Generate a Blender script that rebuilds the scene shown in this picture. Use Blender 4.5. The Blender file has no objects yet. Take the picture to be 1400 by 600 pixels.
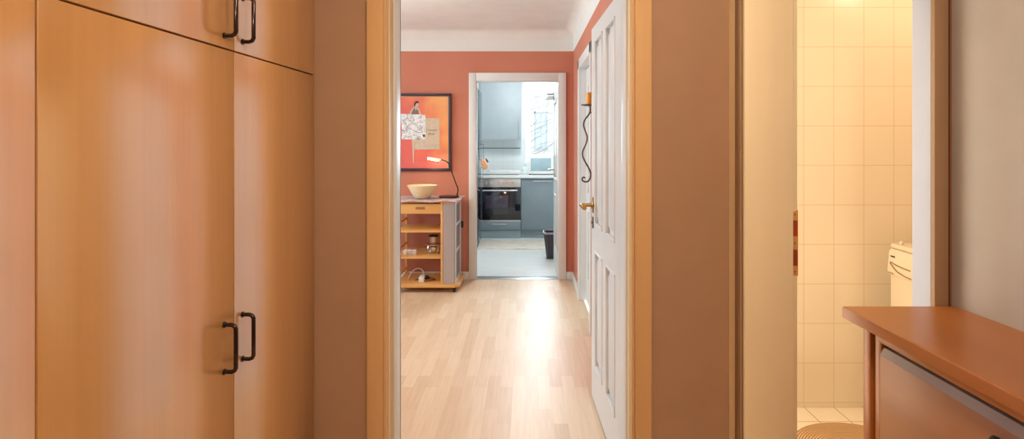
import bpy, bmesh, math, random
from mathutils import Vector, Matrix
random.seed(7)
PI = math.pi
F = 800.0; VX = 718.0; VY = 197.0; H = 1.33      # focal in px of the 1400x600 frame, principal point, eye height
scene = bpy.context.scene
C = scene.collection

def P(px, py, Y):
    """point at depth Y seen at pixel"""
    return Vector(((px - VX) * Y / F, Y, H - (py - VY) * Y / F))

# ------------------------------------------------------------------ materials
def lin(c):
    r = []
    for v in c[:3]:
        v = v / 255.0
        r.append(v / 12.92 if v <= 0.04045 else ((v + 0.055) / 1.055) ** 2.4)
    return (r[0], r[1], r[2], 1.0)

class NT:
    def __init__(s, name):
        s.m = bpy.data.materials.new(name); s.m.use_nodes = True
        s.t = s.m.node_tree; s.n = s.t.nodes; s.b = s.n['Principled BSDF']
    def new(s, typ, **kw):
        n = s.n.new(typ)
        for k, v in kw.items(): setattr(n, k, v)
        return n
    def link(s, a, b): s.t.links.new(a, b)
    def pos(s):
        return s.new('ShaderNodeNewGeometry').outputs['Position']
    def obj(s):
        return s.new('ShaderNodeTexCoord').outputs['Object']
    def mapping(s, src, loc=(0,0,0), rot=(0,0,0), scale=(1,1,1)):
        m = s.new('ShaderNodeMapping')
        m.inputs['Location'].default_value = loc; m.inputs['Rotation'].default_value = rot
        m.inputs['Scale'].default_value = scale
        s.link(src, m.inputs['Vector']); return m.outputs['Vector']
    def noise(s, vec, scale, detail=4, rough=.5, dist=0):
        n = s.new('ShaderNodeTexNoise'); n.inputs['Scale'].default_value = scale
        n.inputs['Detail'].default_value = detail; n.inputs['Roughness'].default_value = rough
        n.inputs['Distortion'].default_value = dist
        s.link(vec, n.inputs['Vector']); return n.outputs['Fac']
    def ramp(s, fac, stops):
        r = s.new('ShaderNodeValToRGB'); e = r.color_ramp.elements
        while len(e) < len(stops): e.new(.5)
        for i, (p, c) in enumerate(stops):
            e[i].position = p; e[i].color = lin(c)
        s.link(fac, r.inputs['Fac']); return r.outputs['Color']
    def mix(s, fac, a, b, blend='MIX'):
        m = s.new('ShaderNodeMix', data_type='RGBA', blend_type=blend)
        if isinstance(fac, (int, float)): m.inputs[0].default_value = fac
        else: s.link(fac, m.inputs[0])
        for i, v in ((6, a), (7, b)):
            if isinstance(v, tuple): m.inputs[i].default_value = lin(v)
            else: s.link(v, m.inputs[i])
        return m.outputs[2]
    def bump(s, h, strength=.2, dist=.002):
        b = s.new('ShaderNodeBump'); b.inputs['Strength'].default_value = strength
        b.inputs['Distance'].default_value = dist
        s.link(h, b.inputs['Height']); s.link(b.outputs['Normal'], s.b.inputs['Normal'])
    def col(s, c):
        if isinstance(c, tuple): s.b.inputs['Base Color'].default_value = lin(c)
        else: s.link(c, s.b.inputs['Base Color'])
    def set(s, **kw):
        for k, v in kw.items(): s.b.inputs[k.replace('_', ' ')].default_value = v

def paint(name, c, rough=.6, vary=.04, bump=.05, scale=6, spec=.5, metal=0, coat=0):
    t = NT(name)
    f = t.noise(t.pos(), scale, 5)
    dark = tuple(max(0, v * (1 - vary)) for v in c); light = tuple(min(255, v * (1 + vary)) for v in c)
    t.col(t.ramp(f, [(.3, dark), (.7, light)]))
    t.set(Roughness=rough, Metallic=metal, Specular_IOR_Level=spec, Coat_Weight=coat)
    if bump: t.bump(t.noise(t.pos(), 180, 3), bump, .001)
    return t.m

def wood(name, c1, c2, rough=.35, axis='Z', grain=55, spec=.5, coat=0, world=False, croff=.15):
    t = NT(name)
    sc = {'Z': (grain, grain, 1.6), 'Y': (grain, 1.6, grain), 'X': (1.6, grain, grain)}[axis]
    src = t.pos() if world else t.obj()
    v = t.mapping(src, scale=sc)
    f = t.noise(v, 1.0, 6, .6)
    v2 = t.mapping(src, scale=tuple(q * .08 for q in sc))
    g = t.noise(v2, 1.0, 3, .5, .4)
    base = t.ramp(f, [(.3, c1), (.7, c2)])
    dk = tuple(v_ * .86 for v_ in c1); lt = tuple(min(255, v_ * 1.06) for v_ in c2)
    broad = t.ramp(g, [(.3, dk), (.7, lt)])
    t.col(t.mix(.5, base, broad))
    t.set(Roughness=rough, Specular_IOR_Level=spec, Coat_Weight=coat, Coat_Roughness=croff)
    t.bump(f, .06, .0006)
    return t.m

def grid_mat(name, c, grout, w, h, off, plane='XZ', mortar=.003, rough=.2, stag=0, c2=None, spec=.5, bumpd=.001):
    t = NT(name)
    sep = t.new('ShaderNodeSeparateXYZ'); t.link(t.pos(), sep.inputs[0])
    comb = t.new('ShaderNodeCombineXYZ')
    idx = {'X': 0, 'Y': 1, 'Z': 2}
    t.link(sep.outputs[idx[plane[0]]], comb.inputs[0]); t.link(sep.outputs[idx[plane[1]]], comb.inputs[1])
    v = t.mapping(comb.outputs[0], loc=(-off[0], -off[1], 0))
    b = t.new('ShaderNodeTexBrick'); b.offset = stag; b.squash = 1
    t.link(v, b.inputs['Vector'])
    b.inputs['Color1'].default_value = lin(c); b.inputs['Color2'].default_value = lin(c2 or c)
    b.inputs['Mortar'].default_value = lin(grout); b.inputs['Scale'].default_value = 1
    b.inputs['Mortar Size'].default_value = mortar; b.inputs['Mortar Smooth'].default_value = .1
    b.inputs['Brick Width'].default_value = w; b.inputs['Row Height'].default_value = h
    t.col(b.outputs['Color']); t.set(Roughness=rough, Specular_IOR_Level=spec)
    inv = t.new('ShaderNodeMath', operation='SUBTRACT'); inv.inputs[0].default_value = 1
    t.link(b.outputs['Fac'], inv.inputs[1]); t.bump(inv.outputs[0], .4, bumpd)
    return t, b

M = {}
M['wall_tan'] = paint('tan_wall_paint', (174, 142, 116), .7, .015)
M['wall_grey'] = paint('grey_wall_paint', (176, 174, 176), .65, .02)
M['lining'] = wood('tan_frame_wood', (222, 182, 132), (230, 192, 142), .55, 'Z', 30, .25)
M['cream'] = wood('cream_frame_wood', (244, 226, 190), (248, 232, 198), .45, 'Z', 25)
M['brownframe'] = wood('brown_frame_wood', (146, 118, 90), (156, 126, 98), .45, 'Z', 30)
M['edgebrown'] = wood('orange_brown_edge', (150, 92, 40), (160, 100, 46), .5, 'Z', 30)
M['white'] = paint('white_lacquer', (226, 226, 224), .38, .01, 0)
M['white_cool_lit'] = paint('cool_lit_white_lacquer', (178, 192, 222), .4, .01, .02)  # white lacquer with cool light put into its bluish colour
M['ceil'] = paint('ceiling_white', (232, 226, 220), .8, .015)
M['kwhite'] = paint('kitchen_wall_white', (232, 238, 238), .6, .01)
M['beech'] = wood('beech_door_veneer', (203, 148, 82), (216, 162, 96), .30, 'Z', 60, .9, coat=1, croff=.2)
M['beech'].node_tree.nodes['Principled BSDF'].inputs['Coat IOR'].default_value = 2.7
M['beech_dark'] = wood('beech_carcass', (176, 104, 44), (190, 118, 54), .5, 'Z', 60)
M['chest'] = wood('cherry_veneer', (164, 100, 48), (174, 110, 56), .32, 'Y', 40, .5)
M['chestfront'] = wood('cherry_front', (168, 116, 80), (178, 126, 90), .38, 'Y', 30, .5)
M['pine'] = wood('light_trolley_wood', (232, 172, 98), (240, 186, 114), .45, 'X', 40)
M['bowlwood'] = wood('pale_bowl_wood', (236, 206, 160), (244, 218, 176), .5, 'Z', 30)
M['silver'] = paint('brushed_silver', (196, 198, 202), .3, .02, 0, metal=.85)
M['tambour_plain'] = paint('grey_plastic', (140, 138, 144), .45, .02, 0, metal=.2)
M['greystrip'] = paint('grey_grip', (176, 168, 172), .45, .02, 0)
M['chrome'] = paint('chrome', (225, 225, 228), .12, .01, 0, metal=1)
M['brass'] = paint('aged_brass', (176, 132, 72), .3, .08, 0, metal=.9)
M['bronze'] = paint('bronze_plate', (214, 164, 98), .35, .05, 0, metal=.15)
M['rust'] = paint('rust_recess', (150, 56, 14), .7, .2, 0)
M['black'] = paint('black_plastic', (24, 22, 24), .35, .02, 0)
M['handle'] = paint('dark_bronze_handle', (44, 20, 16), .16, .05, 0, metal=.6, coat=.6)
M['iron'] = paint('wrought_iron', (112, 104, 100), .45, .1, .1, metal=.3)
M['wax'] = paint('amber_wax', (226, 168, 74), .5, .12, 0)
M['frame'] = paint('dark_plum_frame', (62, 46, 62), .4, .04, 0)
M['matbeige'] = paint('beige_sheet', (206, 188, 166), .7, .04, 0, 30)
M['greyink'] = paint('grey_ink', (128, 110, 104), .7, .1, 0)
M['darksteel'] = paint('dark_steel', (112, 118, 124), .35, .03, 0, metal=.3)
M['ink'] = paint('ink', (60, 54, 54), .7, .1, 0)
M['bluegrey'] = paint('blue_grey_kitchen_front', (122, 136, 144), .38, .02, 0)
M['bluegrey_hi'] = paint('pale_blue_upper_front', (160, 174, 180), .5, .02, 0)
M['plinth'] = paint('plinth_blue_grey', (128, 142, 148), .5, .02, 0)
M['ovenglass'] = paint('oven_black_glass', (26, 24, 32), .07, .02, 0, spec=.7)
M['ovenwin'] = paint('oven_window', (62, 58, 72), .1, .05, 0)
M['steel'] = paint('stainless', (206, 196, 190), .28, .02, 0, metal=.75)
M['worktop'] = paint('pale_worktop', (222, 226, 226), .3, .02, 0)
M['micglass'] = paint('microwave_window', (156, 182, 192), .2, .05, 0)
M['pink'] = paint('pink_cloth', (250, 226, 230), .85, .04, .2, 40)
M['mitt'] = paint('peach_mitt', (244, 176, 132), .85, .08, .2, 60)
M['bin'] = paint('dark_bin', (62, 54, 60), .5, .1, .2, 60)
M['paper'] = paint('white_paper', (240, 240, 238), .7, .01, 0)
M['cableW'] = paint('white_cable', (236, 230, 222), .5, .01, 0)
M['dark_gap'] = paint('dark_gap', (60, 32, 14), .8, .05, 0)
M['washer'] = paint('washer_cream_white', (222, 206, 178), .35, .01, 0)
M['washgrey'] = paint('washer_line_grey', (150, 120, 88), .5, .02, 0)
M['facade'] = paint('pale_facade', (236, 228, 222), .8, .03, 0)
M['facwin'] = paint('facade_window_blue', (208, 216, 226), .3, .03, 0)
M['bark'] = paint('haze_lightened_bark', (176, 168, 166), .8, .1, 0)  # bark lightened, bright haze outside put into its colour
M['trunkgrey'] = paint('pale_ground', (190, 190, 186), .9, .05, 0)

# orange wall with white painted upper band (real two-tone paint)
t = NT('orange_wall_white_band')
sep = t.new('ShaderNodeSeparateXYZ'); t.link(t.pos(), sep.inputs[0])
gt = t.new('ShaderNodeMath', operation='GREATER_THAN'); gt.inputs[1].default_value = 2.243
t.link(sep.outputs[2], gt.inputs[0])
oc = t.ramp(t.noise(t.pos(), 2.5, 4), [(.3, (199, 123, 98)), (.7, (205, 130, 105))])
t.col(t.mix(gt.outputs[0], oc, (232, 230, 226))); t.set(Roughness=.7); t.bump(t.noise(t.pos(), 150, 3), .08, .001)
M['orange'] = t.m

# parquet
t, b = grid_mat('strip_parquet', (222, 192, 158), (196, 160, 122), .42, .068, (0, 0), 'YX', .0007, .2, .37, (232, 206, 174), bumpd=.0003)
v = t.mapping(t.pos(), scale=(70, 3, 1)); f = t.noise(v, 1, 5, .6)
b2 = t.new('ShaderNodeTexBrick'); b2.offset = .37
t.link(b.inputs['Vector'].links[0].from_socket, b2.inputs['Vector'])
b2.inputs['Scale'].default_value = 1; b2.inputs['Brick Width'].default_value = .42; b2.inputs['Row Height'].default_value = .068
b2.inputs['Mortar Size'].default_value = 0; b2.inputs['Bias'].default_value = .1
b2.inputs['Color1'].default_value = (.0, .0, .0, 1); b2.inputs['Color2'].default_value = (1, 1, 1, 1)
m1 = t.mix(.5, b.outputs['Color'], t.ramp(b2.outputs['Color'], [(0, (208, 174, 136)), (1, (236, 214, 184))]))
m2 = t.mix(.22, m1, t.ramp(f, [(.3, (196, 150, 106)), (.7, (246, 222, 188))]))
t.col(m2)
t.set(Roughness=.38, Specular_IOR_Level=.75)
M['parquet'] = t.m
t, b = grid_mat('pale_kitchen_planks', (228, 232, 232), (204, 210, 212), 1.2, .3, (0, .1), 'XY', .0015, .28, .4, (220, 226, 226), bumpd=.0003)
f = t.noise(t.mapping(t.pos(), scale=(3, 20, 1)), 1, 5)
t.col(t.mix(.35, b.outputs['Color'], t.ramp(f, [(.3, (206, 212, 214)), (.7, (238, 240, 240))])))
M['kfloor'] = t.m
t, b = grid_mat('cream_wall_tiles', (238, 224, 194), (212, 186, 146), .152, .2, (1.411, .0226), 'XZ', .0012, .22)
M['tiles'] = t.m
t, b = grid_mat('cream_side_tiles', (238, 224, 194), (212, 186, 146), .152, .2, (2.963, .0226), 'YZ', .0016, .22)
M['tiles_side'] = t.m
t, b = grid_mat('cream_floor_tiles', (240, 224, 196), (150, 118, 84), .15, .15, (1.411, 2.956), 'XY', .002, .3)
M['ftiles'] = t.m
t, b = grid_mat('white_kitchen_tiles', (226, 234, 236), (206, 216, 220), .15, .15, (-.03, .917), 'XZ', .0015, .2)
M['ktiles'] = t.m
# tambour shutter slats
t = NT('silver_tambour_slats')
w = t.new('ShaderNodeTexWave'); w.bands_direction = 'X'; w.inputs['Scale'].default_value = 26
t.link(t.obj(), w.inputs['Vector'])
t.col(t.ramp(w.outputs['Fac'], [(.0, (164, 160, 162)), (1, (204, 200, 202))])); t.set(Roughness=.35, Metallic=.4); t.bump(w.outputs['Fac'], .3, .002)
M['tambour'] = t.m
# mat rug
t = NT('beige_marbled_mat')
t.col(t.ramp(t.noise(t.mapping(t.pos(), scale=(3, 14, 1)), 2.2, 6, .65, .6), [(.3, (176, 168, 158)), (.55, (214, 206, 194)), (.8, (236, 230, 220))]))
t.set(Roughness=.7); M['mat'] = t.m
# bath rug
t = NT('tan_ribbed_rug')
w = t.new('ShaderNodeTexWave', wave_type='RINGS', rings_direction='Z'); w.inputs['Scale'].default_value = 28; w.inputs['Distortion'].default_value = .5
t.link(t.obj(), w.inputs['Vector'])
t.col(t.ramp(w.outputs['Fac'], [(.0, (176, 132, 84)), (1, (222, 182, 132))])); t.set(Roughness=.95); t.bump(w.outputs['Fac'], .8, .006)
M['rug'] = t.m
# artwork ground
t = NT('orange_red_canvas')
v = t.obj()
sep = t.new('ShaderNodeSeparateXYZ'); t.link(v, sep.inputs[0])
a = t.new('ShaderNodeMath', operation='MULTIPLY_ADD'); a.inputs[1].default_value = 1.5; a.inputs[2].default_value = .30
t.link(sep.outputs[0], a.inputs[0])
a2 = t.new('ShaderNodeMath', operation='MULTIPLY_ADD'); a2.inputs[1].default_value = .55
t.link(sep.outputs[2], a2.inputs[0]); t.link(a.outputs[0], a2.inputs[2])
n = t.noise(v, 4.5, 5, .55, .5)
a3 = t.new('ShaderNodeMath', operation='MULTIPLY_ADD'); a3.inputs[1].default_value = .9; t.link(n, a3.inputs[0])
a4 = t.new('ShaderNodeMath', operation='SUBTRACT'); a4.inputs[1].default_value = .52
t.link(a2.outputs[0], a4.inputs[0]); t.link(a4.outputs[0], a3.inputs[2])
t.col(t.ramp(a3.outputs[0], [(.05, (222, 110, 104)), (.3, (236, 122, 98)), (.55, (242, 158, 102)), (.9, (248, 190, 116))]))
t.set(Roughness=.35); M['canvas'] = t.m
# sketch sheet
t = NT('sketch_sheet')
n = t.noise(t.obj(), 26, 6, .7, 1.2)
t.col(t.ramp(n, [(.36, (120, 122, 130)), (.46, (214, 216, 220)), (.6, (246, 246, 246))])); t.set(Roughness=.5); M['sketch'] = t.m

def glass(name, tint=(235, 245, 248), gl=.08):
    t = NT(name)
    tr = t.new('ShaderNodeBsdfTransparent'); tr.inputs[0].default_value = lin(tint)
    g = t.new('ShaderNodeBsdfGlossy'); g.inputs['Roughness'].default_value = .03
    fr = t.new('ShaderNodeFresnel'); fr.inputs[0].default_value = 1.45
    mx = t.new('ShaderNodeMixShader'); t.link(fr.outputs[0], mx.inputs[0])
    t.link(tr.outputs[0], mx.inputs[1]); t.link(g.outputs[0], mx.inputs[2])
    out = [q for q in t.n if q.type == 'OUTPUT_MATERIAL'][0]
    t.link(mx.outputs[0], out.inputs[0]); return t.m
M['glass'] = glass('clear_window_glass')
M['glass_blue'] = glass('bluish_door_glass', (214, 232, 240))
def emis(name, c, s):
    t = NT(name); t.col(c); t.b.inputs['Emission Color'].default_value = lin(c); t.b.inputs['Emission Strength'].default_value = s
    return t.m
M['glow'] = emis('lamp_glow', (255, 226, 170), 9)
M['bulb'] = emis('ceiling_shade_glow', (255, 224, 180), 1.5)

# ------------------------------------------------------------------ mesh helpers
class MB:
    def __init__(s): s.bm = bmesh.new()
    def merge(s, o, mat=None):
        if mat is not None: bmesh.ops.transform(o, matrix=mat, verts=o.verts)
        me = bpy.data.meshes.new('tmp'); o.to_mesh(me); o.free(); s.bm.from_mesh(me); bpy.data.meshes.remove(me); return s
    def box(s, x0, x1, y0, y1, z0, z1, bev=0, seg=2, mat=None):
        o = bmesh.new(); bmesh.ops.create_cube(o, size=1)
        for v in o.verts:
            v.co = Vector(((x0 + x1) / 2 + v.co.x * (x1 - x0), (y0 + y1) / 2 + v.co.y * (y1 - y0), (z0 + z1) / 2 + v.co.z * (z1 - z0)))
        if bev: bmesh.ops.bevel(o, geom=o.edges[:], offset=bev, segments=seg, profile=.5, affect='EDGES')
        return s.merge(o, mat)
    def prism(s, pts, a0, a1, axis='z', bev=0):
        """polygon pts (2D) extruded along axis"""
        o = bmesh.new(); vs = []
        for (u, w) in pts:
            vs.append(o.verts.new({'z': (u, w, a0), 'y': (u, a0, w), 'x': (a0, u, w)}[axis]))
        f = o.faces.new(vs)
        r = bmesh.ops.extrude_face_region(o, geom=[f])
        d = {'z': Vector((0, 0, a1 - a0)), 'y': Vector((0, a1 - a0, 0)), 'x': Vector((a1 - a0, 0, 0))}[axis]
        bmesh.ops.translate(o, verts=[g for g in r['geom'] if isinstance(g, bmesh.types.BMVert)], vec=d)
        bmesh.ops.recalc_face_normals(o, faces=o.faces[:])
        if bev: bmesh.ops.bevel(o, geom=o.edges[:], offset=bev, segments=2, profile=.5, affect='EDGES')
        return s.merge(o)
    def frustum(s, x0, x1, z0, z1, ya, yb, ins):
        """raised panel field in XZ, base at ya, top at yb inset by ins"""
        o = bmesh.new()
        A = [o.verts.new(q) for q in ((x0, ya, z0), (x1, ya, z0), (x1, ya, z1), (x0, ya, z1))]
        B = [o.verts.new(q) for q in ((x0 + ins, yb, z0 + ins), (x1 - ins, yb, z0 + ins), (x1 - ins, yb, z1 - ins), (x0 + ins, yb, z1 - ins))]
        o.faces.new(A); o.faces.new(B)
        for i in range(4): o.faces.new((A[i], A[(i + 1) % 4], B[(i + 1) % 4], B[i]))
        bmesh.ops.recalc_face_normals(o, faces=o.faces[:]); return s.merge(o)
    def lathe(s, prof, cx=0, cy=0, n=32, axis='z', mat=None):
        o = bmesh.new(); rings = []
        for (r, z) in prof:
            if r < 1e-6: rings.append([o.verts.new((0, 0, z))])
            else: rings.append([o.verts.new((r * math.cos(2 * PI * k / n), r * math.sin(2 * PI * k / n), z)) for k in range(n)])
        for a, b in zip(rings, rings[1:]):
            for k in range(n):
                if len(a) == 1 and len(b) == 1: continue
                if len(a) == 1: o.faces.new((a[0], b[k], b[(k + 1) % n]))
                elif len(b) == 1: o.faces.new((a[k], b[0], a[(k + 1) % n]))
                else: o.faces.new((a[k], b[k], b[(k + 1) % n], a[(k + 1) % n]))
        bmesh.ops.recalc_face_normals(o, faces=o.faces[:])
        R = {'z': Matrix.Identity(4), 'x': Matrix.Rotation(PI / 2, 4, 'Y'), 'y': Matrix.Rotation(-PI / 2, 4, 'X')}[axis]
        m = Matrix.Translation((cx, cy, 0)) @ R if mat is None else mat @ R
        return s.merge(o, m)
    def tube(s, pts, r, n=10, smooth=0, cap=True):
        pts = [Vector(p) for p in pts]
        rs = r if isinstance(r, (list, tuple)) else [r] * len(pts)
        if smooth:
            new = []; nr = []
            Q = [pts[0]] + pts + [pts[-1]]; RR = [rs[0]] + list(rs) + [rs[-1]]
            for i in range(1, len(Q) - 2):
                for k in range(smooth):
                    t_ = k / smooth; a, b, c, d = Q[i - 1], Q[i], Q[i + 1], Q[i + 2]
                    new.append(.5 * ((2 * b) + (c - a) * t_ + (2 * a - 5 * b + 4 * c - d) * t_ ** 2 + (3 * b - a - 3 * c + d) * t_ ** 3))
                    nr.append(RR[i] * (1 - t_) + RR[i + 1] * t_)
            new.append(pts[-1]); nr.append(rs[-1]); pts, rs = new, nr
        o = bmesh.new(); rings = []; nrm = None
        for i, p in enumerate(pts):
            if i == 0: d = pts[1] - p
            elif i == len(pts) - 1: d = p - pts[-2]
            else: d = (pts[i + 1] - p).normalized() + (p - pts[i - 1]).normalized()
            d.normalize()
            if nrm is None: nrm = d.orthogonal().normalized()
            nrm = (nrm - d * nrm.dot(d)); nrm = nrm.normalized() if nrm.length > 1e-6 else d.orthogonal().normalized()
            bi = d.cross(nrm)
            rings.append([o.verts.new(p + (nrm * math.cos(2 * PI * k / n) + bi * math.sin(2 * PI * k / n)) * rs[i]) for k in range(n)])
        for a, b in zip(rings, rings[1:]):
            for k in range(n): o.faces.new((a[k], a[(k + 1) % n], b[(k + 1) % n], b[k]))
        if cap: o.faces.new(rings[0]); o.faces.new(rings[-1])
        bmesh.ops.recalc_face_normals(o, faces=o.faces[:]); return s.merge(o)
    def build(s, name, mat, parent=None, loc=None):
        me = bpy.data.meshes.new(name); s.bm.to_mesh(me); s.bm.free()
        me.materials.append(mat)
        for p in me.polygons: p.use_smooth = True
        me.set_sharp_from_angle(angle=math.radians(35))
        o = bpy.data.objects.new(name, me); C.objects.link(o)
        if parent: o.parent = parent
        if loc: o.location = loc
        return o

def thing(name, label, cat, loc=(0, 0, 0), rz=0, group=None):
    o = bpy.data.objects.new(name, None); C.objects.link(o)
    o.location = loc; o.rotation_euler = (0, 0, rz); o.empty_display_size = .1
    return tag(o, label, cat, group)
def tag(o, label, cat, group=None):
    o['label'] = label; o['category'] = cat
    if group: o['group'] = group
    return o
def struct(o, label=None):
    o['kind'] = 'structure'
    if label: o['label'] = label
    return o
def font_mesh(txt, size, mat, parent, loc, rot=(PI / 2, 0, 0), name='lettering'):
    cu = bpy.data.curves.new('txt', 'FONT'); cu.body = txt; cu.size = size; cu.extrude = .0004
    o = bpy.data.objects.new('txt', cu); C.objects.link(o)
    bpy.context.view_layer.update()
    me = bpy.data.meshes.new_from_object(o); bpy.data.objects.remove(o)
    me.transform(Matrix.Translation(loc) @ Matrix.Rotation(rot[2], 4, 'Z') @ Matrix.Rotation(rot[0], 4, 'X'))
    me.materials.clear(); me.materials.append(mat)
    r = bpy.data.objects.new(name, me); C.objects.link(r); r.parent = parent; return r

# ------------------------------------------------------------------ depths
YD = 2.067      # hall face of the wall with the living-room door
YT = 2.266      # its living-room face
YB = 1.923      # front of the bathroom door frame
YK = 5.755; YK2 = 5.87      # wall between living room and kitchen
YW = 8.85       # kitchen window wall
CZ = 2.445
DZ = 1.955

# ------------------------------------------------------------------ shell
m = MB(); m.box(-3.2, .5, -2.1, YK + .06, -.1, 0); m.box(.5, 1.6, -2.1, 1.96, -.1, 0)
struct(m.build('floor', M['parquet']), 'strip parquet floor of pale beech')
m = MB(); m.box(-1.9, 1.7, YK + .06, YW + .1, -.1, 0.0)
struct(m.build('floor_kitchen', M['kfloor']), 'pale grey plank floor of the kitchen')
m = MB(); m.box(.5, 2.5, 1.96, 3.06, -.1, 0)
struct(m.build('floor_bathroom', M['ftiles']), 'cream square floor tiles of the bathroom')
m = MB(); m.box(-3.2, 2.5, -2.1, YW + .1, CZ, CZ + .1)
struct(m.build('ceiling', M['ceil']), 'plain white ceiling')

# wall with living-room doorway: hall side and living side
for (y0, y1, mt, nm) in ((YD, 2.17, 'wall_tan', 'wall_front'), (2.17, YT, 'orange', 'wall_living_front')):
    m = MB()
    m.box(-3.1, -.499, y0, y1, 0, CZ); m.box(-.499, .385, y0, y1, DZ + .02, CZ); m.box(.385, .6 if mt == 'orange' else .80, y0, y1, 0, CZ)
    struct(m.build(nm, M[mt]), 'tan painted hall wall around the open doorway' if mt == 'wall_tan' else 'orange wall on the living side of the doorway')
# lining + casings of living doorway (tan, hall side)
m = MB()
for (x0, x1) in ((-.557, -.499), (.385, .445)):
    m.box(x0, x1, YD - .014, YD + .004, 0, DZ + .08, .004)
m.box(-.499, -.489, YD - .010, 2.17, 0, DZ + .01, .002); m.box(.375, .385, YD - .010, 2.17, 0, DZ + .01, .002)
m.box(-.499, .385, YD - .014, YD + .004, DZ + .01, DZ + .08, .004); m.box(-.499, .385, YD - .01, 2.17, DZ, DZ + .012)
struct(m.build('trim_1', M['lining']), 'tan wooden frame around the living room doorway')
m = MB()
m.box(-.499, -.484, 2.168, YT + .01, 0, DZ + .01, .002); m.box(.372, .385, 2.168, YT + .01, 0, DZ + .01, .002)
m.box(-.499, .385, 2.168, YT + .01, DZ - .004, DZ + .012)
for (x0, x1) in ((-.56, -.484), (.38, .45)): m.box(x0, x1, YT - .004, YT + .014, 0, DZ + .08, .004)
m.box(-.499, .385, YT - .004, YT + .014, DZ + .01, DZ + .08, .004)
struct(m.build('trim_2', M['white']), 'white inner rebate of the living room doorway')
m = MB()
m.box(-.491, -.4865, YD + .03, YD + .04, 0, DZ, .001); m.box(.372, .3765, YD + .03, YD + .04, 0, DZ, .001)
struct(m.build('trim_3', M['cream']), 'pale bead on the doorway lining')

# bathroom front block (protrudes into hall)
m = MB()
m.box(.728, .86, YB + .012, 2.04, 0, CZ); m.box(.86, 1.40, YB + .012, 2.04, DZ + .04, CZ); m.box(1.392, 2.5, YB + .012, 2.04, 0, CZ)
struct(m.build('wall_bathroom_front', M['edgebrown']), 'wall around the bathroom doorway')
m = MB()
m.box(.721, .882, YB, YB + .022, 0, DZ + .1, .003)            # wide flat left post
m.box(.721, .7285, YB + .022, YD, 0, CZ, 0)                   # its outer side
m.box(.721, 1.395, YB, YB + .02, DZ + .02, DZ + .1, .003)
m.box(.86, .905, YB + .022, YB + .034, 0, DZ + .03, .002)     # rebate strip
m.box(.86, .908, YB + .034, 2.045, 0, DZ + .03, .003)
m.box(.86, 1.36, YB + .03, 2.045, DZ + .01, DZ + .04)
struct(m.build('trim_4', M['cream']), 'cream bathroom door frame, wide left post')
m = MB(); m.box(.7155, .721, YB + .035, YB + .075, 0, CZ, .002); m.box(.7175, .721, YB + .01, YB + .02, 0, CZ, .001)
struct(m.build('trim_5', M['brownframe']), 'thin brown bead on the outer side of the bathroom frame')
m = MB(); m.box(1.346, 1.392, YB, YB + .02, 0, DZ + .1, .002)
struct(m.build('trim_6', M['brownframe']), 'brown right post of the bathroom door frame')
m = MB(); m.box(1.346, 1.392, YB + .02, 2.035, 0, DZ + .04, .001)
struct(m.build('trim_7', M['white_cool_lit']), 'white inner reveal at the right of the bathroom doorway, cool light in its colour')
m = MB(); m.box(1.3925, 1.3965, YB + .002, YB + .013, 0, CZ)
struct(m.build('trim_8', M['dark_gap']), 'dark joint between the frame and the hall wall')
# bathroom shell
m = MB(); m.box(.6, 2.5, 2.963, 3.06, 0, CZ)
struct(m.build('wall_bathroom_back', M['tiles']), 'cream tiled back wall of the bathroom')
m = MB(); m.box(.6, .72, 2.17, 2.963, 0, CZ); m.box(.6, .728, 2.04, 2.17, 0, CZ) if False else None
struct(m.build('wall_bathroom_left', M['tiles_side']), 'cream tiled left wall of the bathroom')
m = MB(); m.box(2.4, 2.5, 2.04, 2.963, 0, CZ)
struct(m.build('wall_bathroom_right', M['tiles_side']), 'cream tiled right wall of the bathroom')
# hall shell
m = MB(); m.box(1.41, 1.5, -2.0, YB + .012, 0, CZ)
struct(m.build('wall_right', M['wall_grey']), 'grey painted right hall wall')
m = MB(); m.box(-1.6, -1.5, -2.0, YD, 0, CZ)
struct(m.build('wall_left', M['wall_tan']), 'tan hall wall behind the wardrobe')
m = MB(); m.box(-1.6, 1.5, -2.1, -2.0, 0, CZ)
struct(m.build('wall_back', M['wall_tan']), 'tan hall wall behind the camera')
# living shell
XR = .475
m = MB()
m.box(-3.1, -.50, YK, YK2 - .02, 0, CZ); m.box(.34, XR + .05, YK, YK2 - .02, 0, CZ); m.box(-.5, .34, YK, YK2 - .02, 1.965, CZ)
struct(m.build('wall_living_back', M['orange']), 'orange living room wall with a white band on top')
m = MB()
m.box(-1.9, -.50, YK2 - .02, YK2, 0, CZ); m.box(.34, 1.7, YK2 - .02, YK2, 0, CZ); m.box(-.5, .34, YK2 - .02, YK2, 1.965, CZ)
struct(m.build('wall_kitchen_front', M['kwhite']), 'white kitchen side of the partition wall')
m = MB()
m.box(XR, .60, YT, 4.13, 0, CZ); m.box(XR, .60, 5.0, YK, 0, CZ); m.box(XR, .60, 4.13, 5.0, 1.985, CZ)
struct(m.build('wall_living_right', M['orange']), 'orange right wall of the living room with a white band')
m = MB()
m.box(-3.2, -3.1, YT, 2.7, 0, CZ); m.box(-3.2, -3.1, 5.3, YK, 0, CZ); m.box(-3.2, -3.1, 2.7, 5.3, 0, .8); m.box(-3.2, -3.1, 2.7, 5.3, 2.25, CZ)
struct(m.build('wall_living_left', M['orange']), 'orange left wall of the living room with a window')
m = MB()
for a in (2.7, 3.97, 5.24): m.box(-3.17, -3.12, a, a + .06, .86, 2.19, .004)
for z in (.8, 2.19): m.box(-3.17, -3.12, 2.7, 5.3, z, z + .06, .004)
w2 = struct(m.build('window_2', M['white']), 'white framed living room window')
m = MB(); m.box(-3.148, -3.142, 2.76, 5.24, .86, 2.19); m.build('pane', M['glass'], w2)
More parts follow.
